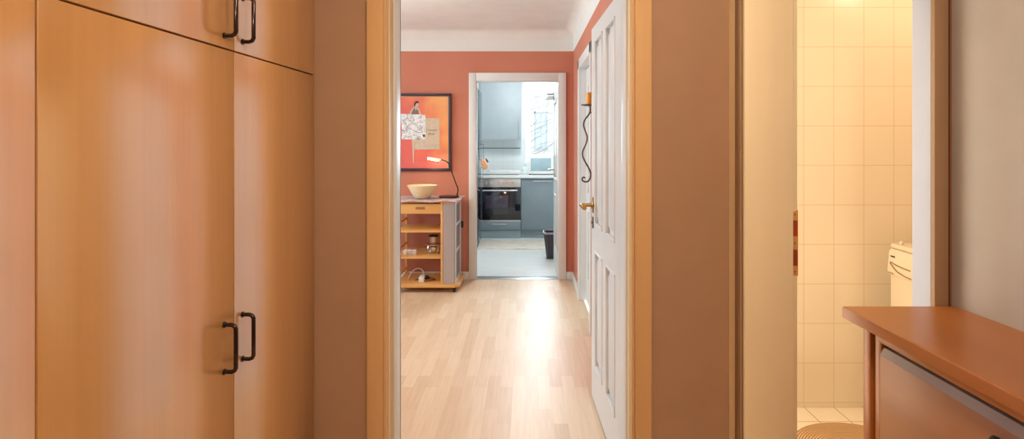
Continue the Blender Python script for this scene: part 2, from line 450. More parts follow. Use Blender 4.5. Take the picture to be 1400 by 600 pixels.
# cove
def cove(name, p0, p1, inward, r=.09):
    a = [(0, 0)] + [(r - r * math.cos(q * PI / 16), -r + r * math.sin(q * PI / 16)) for q in range(0, 9)]
    a = [(0.0, 0.0), (0.0, -r)] + [(r * (1 - math.cos(q * PI / 16)), -r * (1 - math.sin(q * PI / 16))) for q in range(1, 9)]
    o = bmesh.new(); rings = []
    for p in (p0, p1):
        rings.append([o.verts.new((p[0] + inward[0] * u, p[1] + inward[1] * u, CZ + w_)) for (u, w_) in a])
    n = len(a)
    for k in range(n): o.faces.new((rings[0][k], rings[0][(k + 1) % n], rings[1][(k + 1) % n], rings[1][k]))
    bmesh.ops.recalc_face_normals(o, faces=o.faces[:])
    mb = MB(); mb.merge(o); return struct(mb.build(name, M['ceil']), 'rounded white cove between wall and ceiling')
cove('trim_9', (-3.1, YK), (XR, YK), (0, -1)); cove('trim_10', (XR, YT), (XR, YK), (-1, 0))

# baseboards
m = MB(); m.box(-3.1, -.553, YK - .015, YK, 0, .078, .003); m.box(.402, XR, YK - .015, YK, 0, .078, .003)
struct(m.build('baseboard_back', M['white']), 'low white baseboard under the orange back wall')
m = MB(); m.box(XR - .015, XR, 5.07, YK - .015, 0, .078, .003)
struct(m.build('baseboard_right', M['white']), 'low white baseboard on the right wall beside the side door')
# kitchen doorway casing
m = MB()
xl, xr, zt = -.482, .324, 1.949
for (x0, x1) in ((-.553, xl), (xr, .402)):
    m.box(x0, x1, YK - .02, YK + .002, 0, 2.03, .004)
m.box(xl, xr, YK - .02, YK + .002, zt, 2.03, .004)
m.box(xl - .02, xl, YK, YK2 + .004, 0, zt + .018, .001); m.box(xr, xr + .018, YK, YK2 + .004, 0, zt + .018, .001); m.box(xl - .02, xr + .018, YK, YK2 + .004, zt, zt + .018, .001)
m.box(xl, xl + .008, YK + .0, YK + .02, 0, zt, .001); m.box(xl, xr, YK, YK + .02, zt - .008, zt, .001)
struct(m.build('trim_11', M['white']), 'white casing around the kitchen doorway')
m = MB(); m.box(xl, xr, YK - .005, YK2 + .01, 0, .004, .001)
struct(m.build('trim_12', M['silver']), 'flat metal threshold strip of the kitchen doorway')
# side door in right wall
m = MB()
m.box(XR - .022, XR + .002, 4.98, 5.06, 0, 2.05, .004); m.box(XR - .022, XR + .002, 4.07, 4.15, 0, 2.05, .004); m.box(XR - .022, XR + .002, 4.07, 5.06, 1.97, 2.05, .004)
m.box(XR, .60, 4.98, 5.0, 0, 1.985, .002); m.box(XR, .60, 4.13, 4.15, 0, 1.985, .002); m.box(XR, .60, 4.15, 4.98, 1.97, 1.985, .002)
struct(m.build('trim_13', M['white']), 'white casing around the side door in the right wall')

def leaf(name, w, h, cols, rows, matl, th=.04, z0=.008):
    """panelled door leaf: local x from hinge, visible face y=0, back y=-th"""
    m = MB()
    xs = [0]; 
    for (a, b_) in cols: xs += [a, b_]
    xs.append(w)
    for i in range(0, len(xs), 2): m.box(xs[i], xs[i + 1], -th, 0, z0, h)
    zs = [z0]
    for (a, b_) in rows: zs += [a, b_]
    zs.append(h)
    for (a, b_) in cols:
        for i in range(0, len(zs), 2): m.box(a, b_, -th, 0, zs[i], zs[i + 1])
        for (c, d) in rows:
            m.box(a, b_, -th + .012, -.014, c, d)
            for sgn, ya, yb in ((1, -.014, -.003), (-1, -th + .014, -th + .003)):
                m.frustum(a + .025, b_ - .025, c + .03, d - .03, ya, yb, .02)
            # moulding frame
            for (q0, q1, r0, r1) in ((a, a + .012, c, d), (b_ - .012, b_, c, d), (a, b_, c, c + .012), (a, b_, d - .012, d)):
                m.box(q0, q1, -.016, .004, r0, r1, .003)
    return m.build(name, matl)
d1 = leaf('door_1', .807, 1.934, [(.13, .355), (.455, .68)], [(.20, .79), (.92, 1.86)], M['white'])
d1.location = (.375, 2.285, 0); d1.rotation_euler = (0, 0, math.atan2(.80, -.024))
struct(d1, 'white panelled door standing open into the living room')
m = MB(); m.lathe([(0, 0), (.022, 0), (.024, .004), (.020, .009), (.010, .012), (.009, .045), (0, .046)], axis='z', mat=Matrix.Translation((.745, 0, 1.015)) @ Matrix.Rotation(-PI / 2, 4, 'X'))
m.tube([(.745, .045, 1.015), (.745, .058, 1.015), (.735, .064, 1.015), (.70, .066, 1.017), (.65, .062, 1.010), (.635, .06, 1.012)], [.009, .010, .010, .008, .009, .012], 12, 5)
m.box(.728, .762, 0, .004, .975, 1.055, .0015)
hd = m.build('handle', M['brass'], d1); hd['label'] = 'aged brass lever handle'
m = MB(); m.box(.73, .76, 0, .005, .895, .955, .002); m.tube([(.745, .004, .925), (.745, .009, .925)], .006, 12)
m.build('keyhole_plate', M['iron'], d1)
m = MB()
for z in (.25, 1.7): m.lathe([(0, -.05), (.008, -.05), (.008, .05), (0, .05)], mat=Matrix.Translation((-.004, -.006, z)))
m.build('hinge', M['silver'], d1)

# side door leaf (closed) in the right wall
d2 = leaf('door_2', .83, 1.965, [(.13, .37), (.46, .70)], [(.20, .79), (.92, 1.82)], M['white'])
d2.location = (.52, 4.15, 0); d2.rotation_euler = (0, 0, PI / 2)
struct(d2, 'closed white side door in the right wall')
# kitchen door leaf
d3 = leaf('door_3', .79, 1.94, [(.14, .65)], [(.20, .79), (.95, 1.80)], M['white'])
d3.location = (.324, YK2 + .012, 0); d3.rotation_euler = (0, 0, PI / 2)
struct(d3, 'white kitchen door standing open into the kitchen')
m = MB(); m.lathe([(0, 0), (.02, 0), (.02, .008), (.009, .01), (.009, .05), (0, .05)], mat=Matrix.Translation((.73, 0, 1.045)) @ Matrix.Rotation(-PI / 2, 4, 'X'))
m.tube([(.73, .05, 1.045), (.725, .06, 1.045), (.65, .062, 1.045), (.62, .062, 1.043)], .009, 10, 4)
m.build('handle', M['silver'], d3)

# ------------------------------------------------------------------ strike plate (part of frame)
tf = bpy.data.objects['trim_4']
zc = H - (333.5 - VY) / 416
m = MB(); m.prism([(.8835, zc - .105), (.9055, zc - .109), (.9055, zc + .109), (.8835, zc + .100), (.882, zc + .08), (.882, zc - .085)], YB + .0185, YB + .0225, 'y')
sp = m.build('strike_plate', M['bronze'], tf)
sp['label'] = 'bronze strike plate with two rectangular bolt holes'
m = MB()
for (a, b_) in ((.023, .075), (-.075, -.022)):
    m.box(.888, .9035, YB + .0175, YB + .0190, zc + a, zc + b_)
m.build('bolt_hole', M['rust'], sp)
m = MB()
for a in (.095, .0, -.095): m.lathe([(0, 0), (.0032, 0), (.0025, .0014), (0, .0016)], n=12, mat=Matrix.Translation((.896, YB + .0186, zc + a)) @ Matrix.Rotation(PI / 2, 4, 'X'))
m.build('screw', M['brass'], sp)

# ------------------------------------------------------------------ wardrobe
W = thing('wardrobe', 'tall beech built-in wardrobe with dark bow handles along the left hall wall', 'wardrobe', (-.744, 2.067, 0), math.atan2(-1, -.03375))
m = MB(); m.box(.022, 2.27, -.58, -.0225, .0, 2.42)
m.build('carcass', M['beech_dark'], W)
edges = [(.004, .5335), (.5375, 1.129), (1.133, 1.70), (1.704, 2.27)]
GZ = 1.573
hx = [.494, .584, 1.66, 1.744]
for i, (a, b_) in enumerate(edges):
    for lo in (True, False):
        z0, z1 = (.07, GZ - .002) if lo else (GZ + .002, 2.41)
        m = MB(); m.box(a, b_, -.021, 0, z0, z1, .0018, 2)
        dr = m.build('door' if lo else 'upper_door', M['beech'], W)
        x = hx[i]; c0, c1 = (.753, .872) if lo else (1.605, 1.722)
        m = MB()
        m.tube([(x, 0, c0), (x, .020, c0), (x, .0275, c0 + .003), (x, .031, c0 + .010), (x, .031, c1 - .010), (x, .0275, c1 - .003), (x, .020, c1), (x, 0, c1)], .0056, 12)
        for z in (c0, c1): m.lathe([(0, 0), (.008, 0), (.008, .003), (.006, .004), (0, .004)], n=16, mat=Matrix.Translation((x, 0, z)) @ Matrix.Rotation(-PI / 2, 4, 'X'))
        m.build('handle', M['handle'], dr)
m = MB(); m.box(.03, 2.27, -.05, -.03, 0, .068) 
m.build('plinth', M['beech_dark'], W)

# ------------------------------------------------------------------ chest on the right
K = thing('chest_of_drawers', 'reddish cherry wood chest with overhanging top against the grey right wall', 'chest', (1.2, 1.4, 0))
kx, ky = 1.2, 1.4
def kb(m, x0, x1, y0, y1, z0, z1, bev=.001): m.box(x0 - kx, x1 - kx, y0 - ky, y1 - ky, z0, z1, bev)
m = MB(); m.prism([(1.038 - kx, .765), (1.04 - kx, .763), (1.409 - kx, .763), (1.409 - kx, .799), (1.043 - kx, .799), (1.039 - kx, .796), (1.038 - kx, .792)], .62 - ky, 1.916 - ky, 'y')
m.build('top', M['chest'], K)
m = MB(); kb(m, 1.044, 1.40, .66, 1.735, .7455, .7632, .003); kb(m, 1.09, 1.40, 1.73, 1.88, .7455, .7632, .002); m.build('top_moulding', M['chest'], K)
for (a, b_) in ((1.866, 1.905), (.66, .70)):
    m = MB(); kb(m, 1.10, 1.405, a, b_, 0, .7625, .003); m.build('side_panel', M['chest'], K)
for (a, b_) in ((1.818, 1.852), (.715, .745)):
    m = MB(); kb(m, 1.107, 1.14, a, b_, .04, .745, .003); m.build('front_post', M['chest'], K)
m = MB(); kb(m, 1.125, 1.39, .70, 1.866, .03, .74, 0); m.build('carcass', M['dark_gap'], K)
for (z0, z1) in ((.39, .70), (.06, .378)):
    m = MB(); kb(m, 1.098, 1.125, .75, 1.812, z0, z1 - .022, .002)
    fl = m.build('flap', M['chestfront'], K)
    m = MB(); m.prism([(1.098 - kx, z1 - .022), (1.125 - kx, z1 - .022), (1.125 - kx, z1), (1.112 - kx, z1)], .75 - ky, 1.812 - ky, 'y')
    g = m.build('grip_strip', M['greystrip'], fl); g['label'] = 'pale bevelled grip edge'
    zk = z1 - .058
    m = MB(); m.lathe([(0, 0), (.009, 0), (.008, .010), (.020, .018), (.022, .024), (.016, .031), (0, .033)], n=24, mat=Matrix.Translation((1.098 - kx, 1.335 - ky, zk)) @ Matrix.Rotation(-PI / 2, 4, 'Y'))
    m.build('knob', M['black'], fl)

# ------------------------------------------------------------------ bathroom things
WM = thing('washing_machine', 'front-loading washing machine at the right of the bathroom', 'washing machine', (2.07, 2.565, 0))
def wb(m, x0, x1, y0, y1, z0, z1, bev=.002): m.box(x0 - 2.07, x1 - 2.07, y0 - 2.565, y1 - 2.565, z0, z1, bev)
wx = 1.772
m = MB(); wb(m, wx + .003, 2.37, 2.285, 2.845, .015, .825, .006); m.build('body', M['washer'], WM)
m = MB(); wb(m, wx + .006, 2.375, 2.28, 2.85, .827, .85, .006); m.build('top', M['washer'], WM)
m = MB(); m.prism([(wx - 2.07 + .012, .70), (wx - 2.07 - .004, .70), (wx - 2.07 - .010, .72), (wx - 2.07, .812), (wx - 2.07 + .012, .826)], 2.283 - 2.565, 2.847 - 2.565, 'y'); cp = m.build('control_panel', M['washer'], WM)
m = MB()
pts = [(wx - 2.07 - .0095, 2.825 - 2.565, .762), (wx - 2.07 - .010, 2.76 - 2.565, .752), (wx - 2.07 - .010, 2.68 - 2.565, .748)]
m.tube(pts, .0025, 8, 4)
pts = [(wx - 2.07 - .0105, 2.825 - 2.565, .757), (wx - 2.07 - .0125, 2.78 - 2.565, .730), (wx - 2.07 - .012, 2.72 - 2.565, .716), (wx - 2.07 - .012, 2.67 - 2.565, .712)]
m.tube(pts, .0022, 8, 4); m.build('drawer_grip', M['washgrey'], cp)
m = MB(); wb(m, wx - .0075, wx - .003, 2.80, 2.828, .787, .793, .0005); m.build('badge', M['ink'], cp)
m = MB()
for k in range(3): m.tube([(wx - 2.07 - .0095, 2.835 - 2.565 - .014 * k, .709), (wx - 2.07 - .0105, 2.835 - 2.565 - .014 * k, .7088)], .0035, 10)
m.build('button', M['washgrey'], cp)
m = MB(); m.lathe([(.195, 0), (.20, .010), (.185, .022), (.15, .024), (.14, .012), (.14, 0)], n=48, mat=Matrix.Translation((wx + .003 - 2.07, 0, .42)) @ Matrix.Rotation(-PI / 2, 4, 'Y'))
pd = m.build('porthole_door', M['washer'], WM)
m = MB(); m.lathe([(0, .004), (.14, .004), (.14, .014), (.08, .02), (0, .022)], n=40, mat=Matrix.Translation((wx + .003 - 2.07, 0, .42)) @ Matrix.Rotation(-PI / 2, 4, 'Y'))
m.build('porthole_glass', M['ovenwin'], pd)
for (a, b_) in ((1.80, 2.30), (2.34, 2.30), (1.80, 2.83), (2.34, 2.83)):
    m = MB(); m.lathe([(0, 0), (.018, 0), (.018, .016), (0, .016)], a - 2.07, b_ - 2.565, 16); m.build('foot', M['black'], WM)
m = MB(); m.lathe([(0, 0), (.008, 0), (.009, .012), (.006, .015), (0, .016)], n=16)
o = m.build('bottle_cap', M['washer']); o.location = (1.80, 2.80, .85); tag(o, 'small pale cap lying on the washing machine top', 'cap')

m = MB(); m.lathe([(0, 0), (.30, 0), (.306, .006), (.30, .016), (.26, .02), (0, .02)], n=64)
o = m.build('round_bath_rug', M['rug']); o.location = (1.452, 2.465, 0); tag(o, 'round tan ribbed rug on the bathroom tiles', 'rug')

# ------------------------------------------------------------------ trolley
TX, TY = -.875, 5.46
T = thing('kitchen_trolley', 'light wood shelf trolley with silver shutter cabinet against the orange wall', 'trolley', (TX, TY, 0))
f0, bk = 5.24 - TY, 5.70 - TY
L, R_, DV = -1.165 - TX, -.628 - TX, -.745 - TX
m = MB(); m.prism([(L, f0 - .01), (R_ - .01, f0 - .01), (R_ + .04, f0 + .04), (R_ + .04, bk - .0), (L, bk)], .045, .075, 'z', .003); m.build('base_board', M['pine'], T)
m = MB(); m.prism([(L, f0 - .005), (R_ - .03, f0 - .005), (R_ + .01, f0 + .03), (R_ + .01, bk), (L, bk)], .806, .826, 'z', .002); m.build('top_board', M['pine'], T)
for (x, y) in ((L, f0), (L, bk - .025)):
    m = MB(); m.box(x, x + .025, y, y + .025, .0752, .8055, .002); m.build('post', M['pine'], T)
m = MB(); m.box(DV - .012, DV + .008, f0, bk, .0755, .8055, .002); m.build('divider_panel', M['pine'], T)
for z in (.555, .32):
    m = MB(); m.box(L + .003, DV - .0125, f0 + .003, bk - .004, z - .018, z, .002); m.build('shelf', M['pine'], T)
for z in (.12, .60, .365):
    m = MB(); m.box(L + .004, L + .016, f0 + .025, bk - .025, z, z + .022, .002); m.build('side_rail', M['pine'], T)
m = MB(); m.box(L + .0255, DV - .0125, f0 + .002, f0 + .02, .706, .795, .002); m.box(L + .028, DV - .016, f0 + .02, bk - .03, .72, .785)
dw = m.build('drawer', M['pine'], T)
cxh = (L + DV) / 2 + .015
m = MB(); m.box(cxh - .042, cxh + .042, f0 - .0005, f0 + .003, .745, .768, .001); m.build('grip_recess', M['brownframe'], dw)
m = MB(); m.box(cxh - .036, cxh + .036, f0 - .0008, f0 + .003, .749, .762, .001); m.build('recess_back', M['beech_dark'], dw)
# tambour cabinet
pts = [(DV + .009, f0 + .004), (R_ - .03, f0 + .004), (R_ - .010, f0 + .010), (R_ - .002, f0 + .026), (R_ - .002, f0 + .05), (DV + .009, f0 + .05)]
m = MB(); m.prism(pts, .076, .8055, 'z'); m.build('shutter', M['tambour'], T)
m = MB(); m.box(R_ - .006, R_ + .004, f0 + .032, f0 + .065, .076, .8055, .002); m.box(R_ - .006, R_ + .004, bk - .05, bk, .076, .8055, .002)
for z in (.076, .345, .585, .785): m.box(R_ - .006, R_ + .004, f0 + .066, bk - .051, z, z + .022, .002)
m.build('side_frame', M['worktop'], T)
m = MB(); m.box(R_ - .012, R_ - .006, f0 + .05, bk - .01, .078, .8, 0); m.box(DV + .01, R_ - .013, bk - .012, bk - .004, .078, .8)
m.build('side_panel', M['tambour_plain'], T)
for (x, y) in ((L + .03, f0 + .03), (R_ - .01, f0 + .03), (L + .03, bk - .04), (R_, bk - .04)):
    m = MB(); m.lathe([(0, -.011), (.018, -.011), (.02, -.007), (.02, .007), (.018, .011), (0, .011)], n=24, mat=Matrix.Translation((x, y, .02)) @ Matrix.Rotation(PI / 2, 4, 'Y'))
    m.box(x - .016, x + .016, y - .012, y + .012, .026, .0448, .003); m.build('caster', M['black'], T)

# pink cloth on the trolley
m = MB(); x0, x1 = -1.20, -.585
nx, ny = 40, 16; bm = bmesh.new(); g = []
for j in range(ny + 1):
    row = []
    for i in range(nx + 1):
        u, v_ = i / nx, j / ny
        x = x0 + (x1 - x0) * u; y = 5.215 + .485 * v_
        if u > .93: y = max(y, 5.215 + .06 * (u - .93) / .07)
        z = .8285 + .002 * math.sin(u * 30) * math.sin(v_ * 9)
        if y < 5.235: z -= .012 + .006 * math.sin(u * 14)
        row.append(bm.verts.new((x - TX, y - TY, z)))
    g.append(row)
for j in range(ny):
    for i in range(nx): bm.faces.new((g[j][i], g[j][i + 1], g[j + 1][i + 1], g[j + 1][i]))
r = bmesh.ops.solidify(bm, geom=bm.faces[:], thickness=-.004)
bmesh.ops.recalc_face_normals(bm, faces=bm.faces[:])
m.merge(bm); o = m.build('table_runner', M['pink']); o.location = (TX, TY, 0)
tag(o, 'pale pink cloth spread over the trolley top', 'cloth')
ZT = .834
# bowl
m = MB(); m.lathe([(0, 0), (.062, 0), (.072, .006), (.10, .05), (.136, .112), (.138, .12), (.130, .121), (.094, .054), (.06, .016), (0, .014)], n=48)
o = m.build('wooden_bowl', M['bowlwood']); o.location = (-.943, 5.37, ZT); tag(o, 'pale wooden bowl with flared sides on the pink cloth', 'bowl')
# desk lamp
LP = thing('desk_lamp', 'slim dark desk lamp with glowing head on the trolley', 'lamp', (-.715, 5.50, ZT))
m = MB(); m.lathe([(0, 0), (.092, 0), (.096, .004), (.094, .010), (.02, .014), (0, .014)], n=48); m.build('base', M['black'], LP)
def lp(px, py, Y=5.50): q = P(px, py, Y); return (q.x + .715, q.y - 5.50, q.z - ZT)
m = MB(); a = lp(625, 262); m.tube([(.07, 0, .01), (a[0], 0, .02), lp(626, 258), lp(623, 250), lp(618, 236), lp(614, 225), lp(611, 221), lp(606, 219), lp(601, 218)], .0055, 10, 5); m.build('stem', M['black'], LP)
m = MB(); m.tube([lp(603, 218.5), lp(600, 217.8), lp(590, 216.2), lp(584, 215.2)], [.006, .008, .008, .005], 14, 4); hd_ = m.build('head', M['bowlwood'], LP)
A = Vector(lp(600, 218.9)); B = Vector(lp(585, 216.5)); A.z -= .006; B.z -= .005; A.y -= .004; B.y -= .004
m = MB(); m.tube([A, B], .006, 12); m.build('light_strip', M['glow'], hd_)
m = MB(); q = lp(599, 221); m.tube([q, (q[0], q[1], q[2] - .012)], .005, 10); m.build('touch_switch', M['black'], hd_)
# lamp cord with inline switch
CR = thing('lamp_cord', 'thin lamp cord with black inline switch hanging beside the trolley', 'cord', (-.60, 5.6, 0))
def cp_(px, py, Y=5.60): q = P(px, py, Y); return (q.x + .60, q.y - 5.6, q.z)
m = MB(); m.tube([cp_(629, 264.5), cp_(632, 268), cp_(634.5, 280), cp_(633.5, 296), cp_(631.5, 310), cp_(632.5, 330), cp_(633, 352), (cp_(633, 352)[0], 0, .006), cp_(640, 388.5, 5.6), (.07, .02, .004)], .0022, 8, 5); m.build('wire', M['tambour_plain'], CR)
m = MB(); a = cp_(632, 302); b_ = cp_(631.5, 311); m.box(a[0] - .012, a[0] + .012, -.010, .010, b_[2], a[2], .004); m.build('inline_switch', M['black'], CR)

# things on shelves
S2, S0 = .32, .075
PS = thing('socket_cube_strip', 'three white socket cubes in a row on the middle trolley shelf', 'power strip', (-1.055, 5.36, S2))
for k in range(3):
    m = MB(); x = (-.042 + .042 * k); m.box(x - .018, x + .018, -.022, .022, 0, .044, .006); so = m.build('socket', M['paper'], PS)
    m = MB(); m.lathe([(0, 0), (.013, 0), (.013, -.004), (0, -.004)], n=20, mat=Matrix.Translation((x, -.0265, .022)) @ Matrix.Rotation(-PI / 2, 4, 'X')) if False else m.lathe([(.012, 0), (.014, .0), (.014, .0015), (.012, .0015)], n=20, mat=Matrix.Translation((x, -.0218, .022)) @ Matrix.Rotation(PI / 2, 4, 'X'))
    m.build('socket_ring', M['tambour_plain'], so)
m = MB(); m.box(-.03, .03, -.012, .012, .008, .034, .002); m.build('link_bar', M['paper'], PS)
m = MB(); m.tube([(-.058, 0, .02), (-.075, .01, .03), (-.072, .06, .022), (-.03, .10, .004), (.04, .11, .004)], .003, 8, 5); m.build('cable', M['cableW'], PS)

CS = thing('chrome_warmer', 'chrome footed warmer stand with glass jar on the middle trolley shelf', 'food warmer', (-.848, 5.42, S2))
m = MB(); m.lathe([(.066, .076), (.074, .082), (.076, .088), (.070, .090), (.06, .083), (0, .078), (0, .072), (.05, .073)], n=40); m.build('tray', M['chrome'], CS)
for k in range(4):
    an = PI / 4 + k * PI / 2; m = MB(); m.tube([(.058 * math.cos(an), .058 * math.sin(an), .076), (.066 * math.cos(an), .066 * math.sin(an), .04), (.048 * math.cos(an), .048 * math.sin(an), .006)], [.004, .005, .006], 8, 4)
    m.build('leg', M['chrome'], CS)
m = MB(); m.lathe([(0, .02), (.03, .02), (.034, .03), (.034, .06), (.03, .062), (0, .062)], n=24); m.tube([(-.05, 0, .03), (.05, 0, .03)], .004, 8); m.build('burner', M['chrome'], CS)
m = MB(); m.lathe([(0, .09), (.036, .09), (.038, .095), (.038, .155), (.036, .157), (.034, .155), (.034, .097), (0, .095)], n=32); m.build('jar', M['steel'], CS)
m = MB(); m.lathe([(0, .157), (.046, .157), (.048, .162), (.046, .170), (.02, .176), (0, .177)], n=32); m.build('lid', M['handle'], CS)

EX = thing('extension_block', 'white socket block with black plug and looping cable on the trolley base', 'power strip', (-.93, 5.36, S0))
m = MB(); m.box(-.036, .012, -.06, .05, .0, .05, .006); m.build('block', M['paper'], EX)
m = MB(); m.tube([(.018, 0, .05), (.018, 0, .062)], .001, 6) if False else m.lathe([(0, 0), (.018, 0), (.020, .02), (.012, .035), (.006, .045), (0, .045)], n=20, mat=Matrix.Translation((.0125, .0, .036)) @ Matrix.Rotation(PI / 2, 4, 'Y')); m.build('plug', M['black'], EX)
m = MB(); m.tube([(.05, 0, .036), (.08, .0, .03), (.10, .03, .012), (.07, .07, .004), (.02, .09, .004), (-.05, .08, .004), (-.08, .02, .004)], .003, 8, 5); m.build('black_wire', M['black'], EX)
m = MB(); m.tube([(-.012, .05, .03), (-.012, .075, .055), (-.03, .09, .085), (-.07, .09, .098), (-.11, .08, .08), (-.14, .06, .04), (-.155, .05, .004)], .0035, 8, 6); m.build('white_wire', M['cableW'], EX)

# ------------------------------------------------------------------ picture
fx0, fx1, fz0, fz1 = -1.292, -.724, 1.068, 1.826
PX, PZ = (fx0 + fx1) / 2, (fz0 + fz1) / 2
PC = thing('framed_picture', 'orange collage picture in a dark plum frame above the trolley', 'picture', (PX, YK - .012, PZ))
hw, hh = (fx1 - fx0) / 2, (fz1 - fz0) / 2; fw = .026
m = MB()
m.box(-hw, -hw + fw, -.022, .011, -hh + fw, hh - fw, .001); m.box(hw - fw, hw, -.022, .011, -hh + fw, hh - fw, .001); m.box(-hw, hw, -.022, .011, -hh, -hh + fw, .002); m.box(-hw, hw, -.022, .011, hh - fw, hh, .002)
m.build('frame', M['frame'], PC)
m = MB(); m.box(-hw + fw, hw - fw, -.004, .008, -hh + fw, hh - fw); m.build('canvas', M['canvas'], PC)
m = MB()
for (a, b_, c, d) in ((-hw + fw, -hw + fw + .007, -hh + fw, hh - fw), (hw - fw - .007, hw - fw, -hh + fw, hh - fw), (-hw + fw, hw - fw, hh - fw - .007, hh - fw)): m.box(a, b_, -.006, -.0035, c, d)
m.build('mount_edge', M['lining'], PC)
def pp(px, py): return ((px - VX) / 139 - PX, H - (py - VY) / 139 - PZ)
def poly(name, pts, y, mt, th=.0015):
    mb = MB(); mb.prism([pp(*q) for q in pts], y, y - th, 'y'); return mb.build(name, mt, PC)
poly('figure', [(563.2,185),(564,200),(564.5,210),(565.2,222),(566,224),(566.6,212),(567.2,200),(567.6,185)], -.0045, M['matbeige'])
poly('beige_sheet', [(568, 161.5), (601.5, 161.5), (601.3, 204), (567.5, 204.5)], -.005, M['matbeige'])
sk = poly('sketch_sheet', [(547.5, 155.5), (582, 157), (582.5, 190.5), (549.5, 190.5), (550, 175)], -.0068, M['sketch'])
# figure torso: woman leaning, grey tones
poly('figure_torso', [(564.5,157),(563,153.5),(563.5,149),(565.5,146),(569,145.5),(572,148),(573,152),(571.5,157)], -.0045, M['greyink'])
poly('figure_arms', [(560,157),(562,151.5),(565.5,146.5),(567.5,146),(564.5,151.5),(562.5,157)], -.0062, M['matbeige'])
poly('figure_arm', [(571,146.5),(574,149),(576.5,157),(574.8,157),(572.5,151.5),(569.8,148.5)], -.0062, M['matbeige'])
poly('figure_neckline', [(567,146.5),(570.5,146),(569,151.5)], -.0062, M['matbeige'])
poly('figure_head', [(567.2,143.5),(567.8,140),(570.2,139),(572.6,140.2),(573.2,143),(572,145.8),(569.8,147.2),(568,146)], -.006, M['matbeige'])
poly('figure_hair', [(566.6,145),(566.8,141),(569,138.4),(572,138.4),(573.6,141),(571,141),(569,142),(568.4,145)], -.0075, M['ink'])
mb = MB()
def line(pts, w=.0016): mb.tube([(pp(*q)[0], -.0088, pp(*q)[1]) for q in pts], w, 6, 4)
line([(553, 164), (555.5, 170), (560, 175.5), (567, 178.5), (574, 181.5), (578, 181)]); line([(557, 160), (562, 166), (569, 170), (574, 176), (578.5, 181)], .0013)
line([(560, 170), (563, 169), (567, 170.5), (570, 174)], .001)
mb.prism([pp(577.5, 184), pp(582, 184), pp(580.5, 188.5)], -.0085, -.0095, 'y'); mb.build('pencil_lines', M['ink'], PC)
q = pp(583.5, 179); font_mesh("L'homme", .028, M['ink'], PC, (q[0], -.0068, q[1]))
q = pp(585.5, 184.5); font_mesh("d'hier", .032, M['ink'], PC, (q[0], -.0068, q[1]))

# ------------------------------------------------------------------ candle sconce
SC = thing('candle_sconce', 'wrought iron S-curved candle sconce on the right wall', 'candle holder', (XR, 3.9, 1.4))
def sp_(px, py, Y=3.9): q = P(px, py, Y); return (q.x - XR, q.y - 3.9, q.z - 1.4)
m = MB(); m.tube([sp_(806.8, 145), sp_(806.6, 153), sp_(804, 158), sp_(799.5, 164), sp_(797.8, 171), sp_(800.5, 180), sp_(802.8, 188), sp_(801, 197), sp_(797, 206), sp_(796.6, 213), sp_(800, 221), sp_(805.5, 231), sp_(807.6, 239), sp_(805.6, 246), sp_(801.5, 248.6), sp_(797.2, 247.4), sp_(795.8, 244.6), sp_(797.4, 242.4), sp_(800, 243.2)], .0058, 10, 5)
m.tube([sp_(806.6, 153.5), sp_(810.5, 154), (0.0, 0, sp_(810, 154)[2])], .0045, 8, 3)
m.tube([sp_(807.4, 236), (0, 0, sp_(810, 236)[2])], .0035, 8)
m.build('bracket', M['iron'], SC)
q = sp_(803.5, 143.5); m = MB(); m.lathe([(0, 0), (.02, .0), (.042, .006), (.046, .010), (.044, .012), (.02, .006), (0, .006)], n=32, mat=Matrix.Translation((q[0] - .0, q[1], q[2] - .008))); m.build('drip_plate', M['iron'], SC)
q2 = sp_(805.6, 142.5)
m = MB(); m.lathe([(0, 0), (.020, 0), (.0225, .01), (.0215, .04), (.0225, .070), (.020, .078), (.015, .075), (0, .072)], n=24, mat=Matrix.Translation((q2[0], q2[1], q2[2])))
o = m.build('pillar_candle', M['wax'], None, (XR, 3.9, 1.4)); tag(o, 'amber pillar candle standing on the iron sconce', 'candle')

# ------------------------------------------------------------------ kitchen
YF = 8.25
# units
def unit(x0, x1, label):
    u = thing('base_cabinet', label, 'cabinet', ((x0 + x1) / 2, 8.5, 0)); w = (x1 - x0) / 2
    m = MB(); m.box(-w, w, YF - 8.5 + .022, .34, .115, .846); m.build('carcass', M['plinth'], u)
    m = MB(); m.box(-w + .002, w - .002, YF - 8.5, YF - 8.5 + .02, .118, .842, .0015); d = m.build('door', M['bluegrey'], u)
    m = MB(); m.tube([(-.13, -.25 - .022, .81), (.13, -.25 - .022, .81)], .005, 8); m.tube([(-.11, -.25, .81), (-.11, -.272, .81)], .004, 8); m.tube([(.11, -.25, .81), (.11, -.272, .81)], .004, 8); m.build('handle', M['silver'], d)
    m = MB(); m.box(-w, w, YF - 8.5 + .04, YF - 8.5 + .06, 0, .1145); m.build('plinth', M['plinth'], u)
    return u
u1 = unit(-.058, .54, 'blue-grey base cabinet right of the oven, under the microwave')
unit(-1.262, -.664, 'blue-grey base cabinet left of the oven, mostly behind the doorway frame')
OV = thing('built_in_oven', 'black glass oven with steel control panel in the kitchen units', 'oven', (-.361, 8.5, 0))
f = YF - 8.5
m = MB(); m.box(-.299, .299, f + .022, .34, .115, .846); m.build('housing', M['plinth'], OV)
m = MB(); m.box(-.297, .297, f, f + .02, .725, .842, .002); cp = m.build('control_panel', M['steel'], OV)
for x in (-.20, -.14, -.02, .04, .11, .18) if False else (-.19, -.13, 0.0, .06, .125, .19):
    m = MB(); m.lathe([(0, 0), (.021, 0), (.019, .018), (0, .02)], n=20, mat=Matrix.Translation((x, f, .785)) @ Matrix.Rotation(PI / 2, 4, 'X')); m.build('knob', M['silver'], cp)
m = MB(); m.box(-.297, .297, f - .002, f + .02, .262, .722, .003); od = m.build('oven_door', M['ovenglass'], OV)
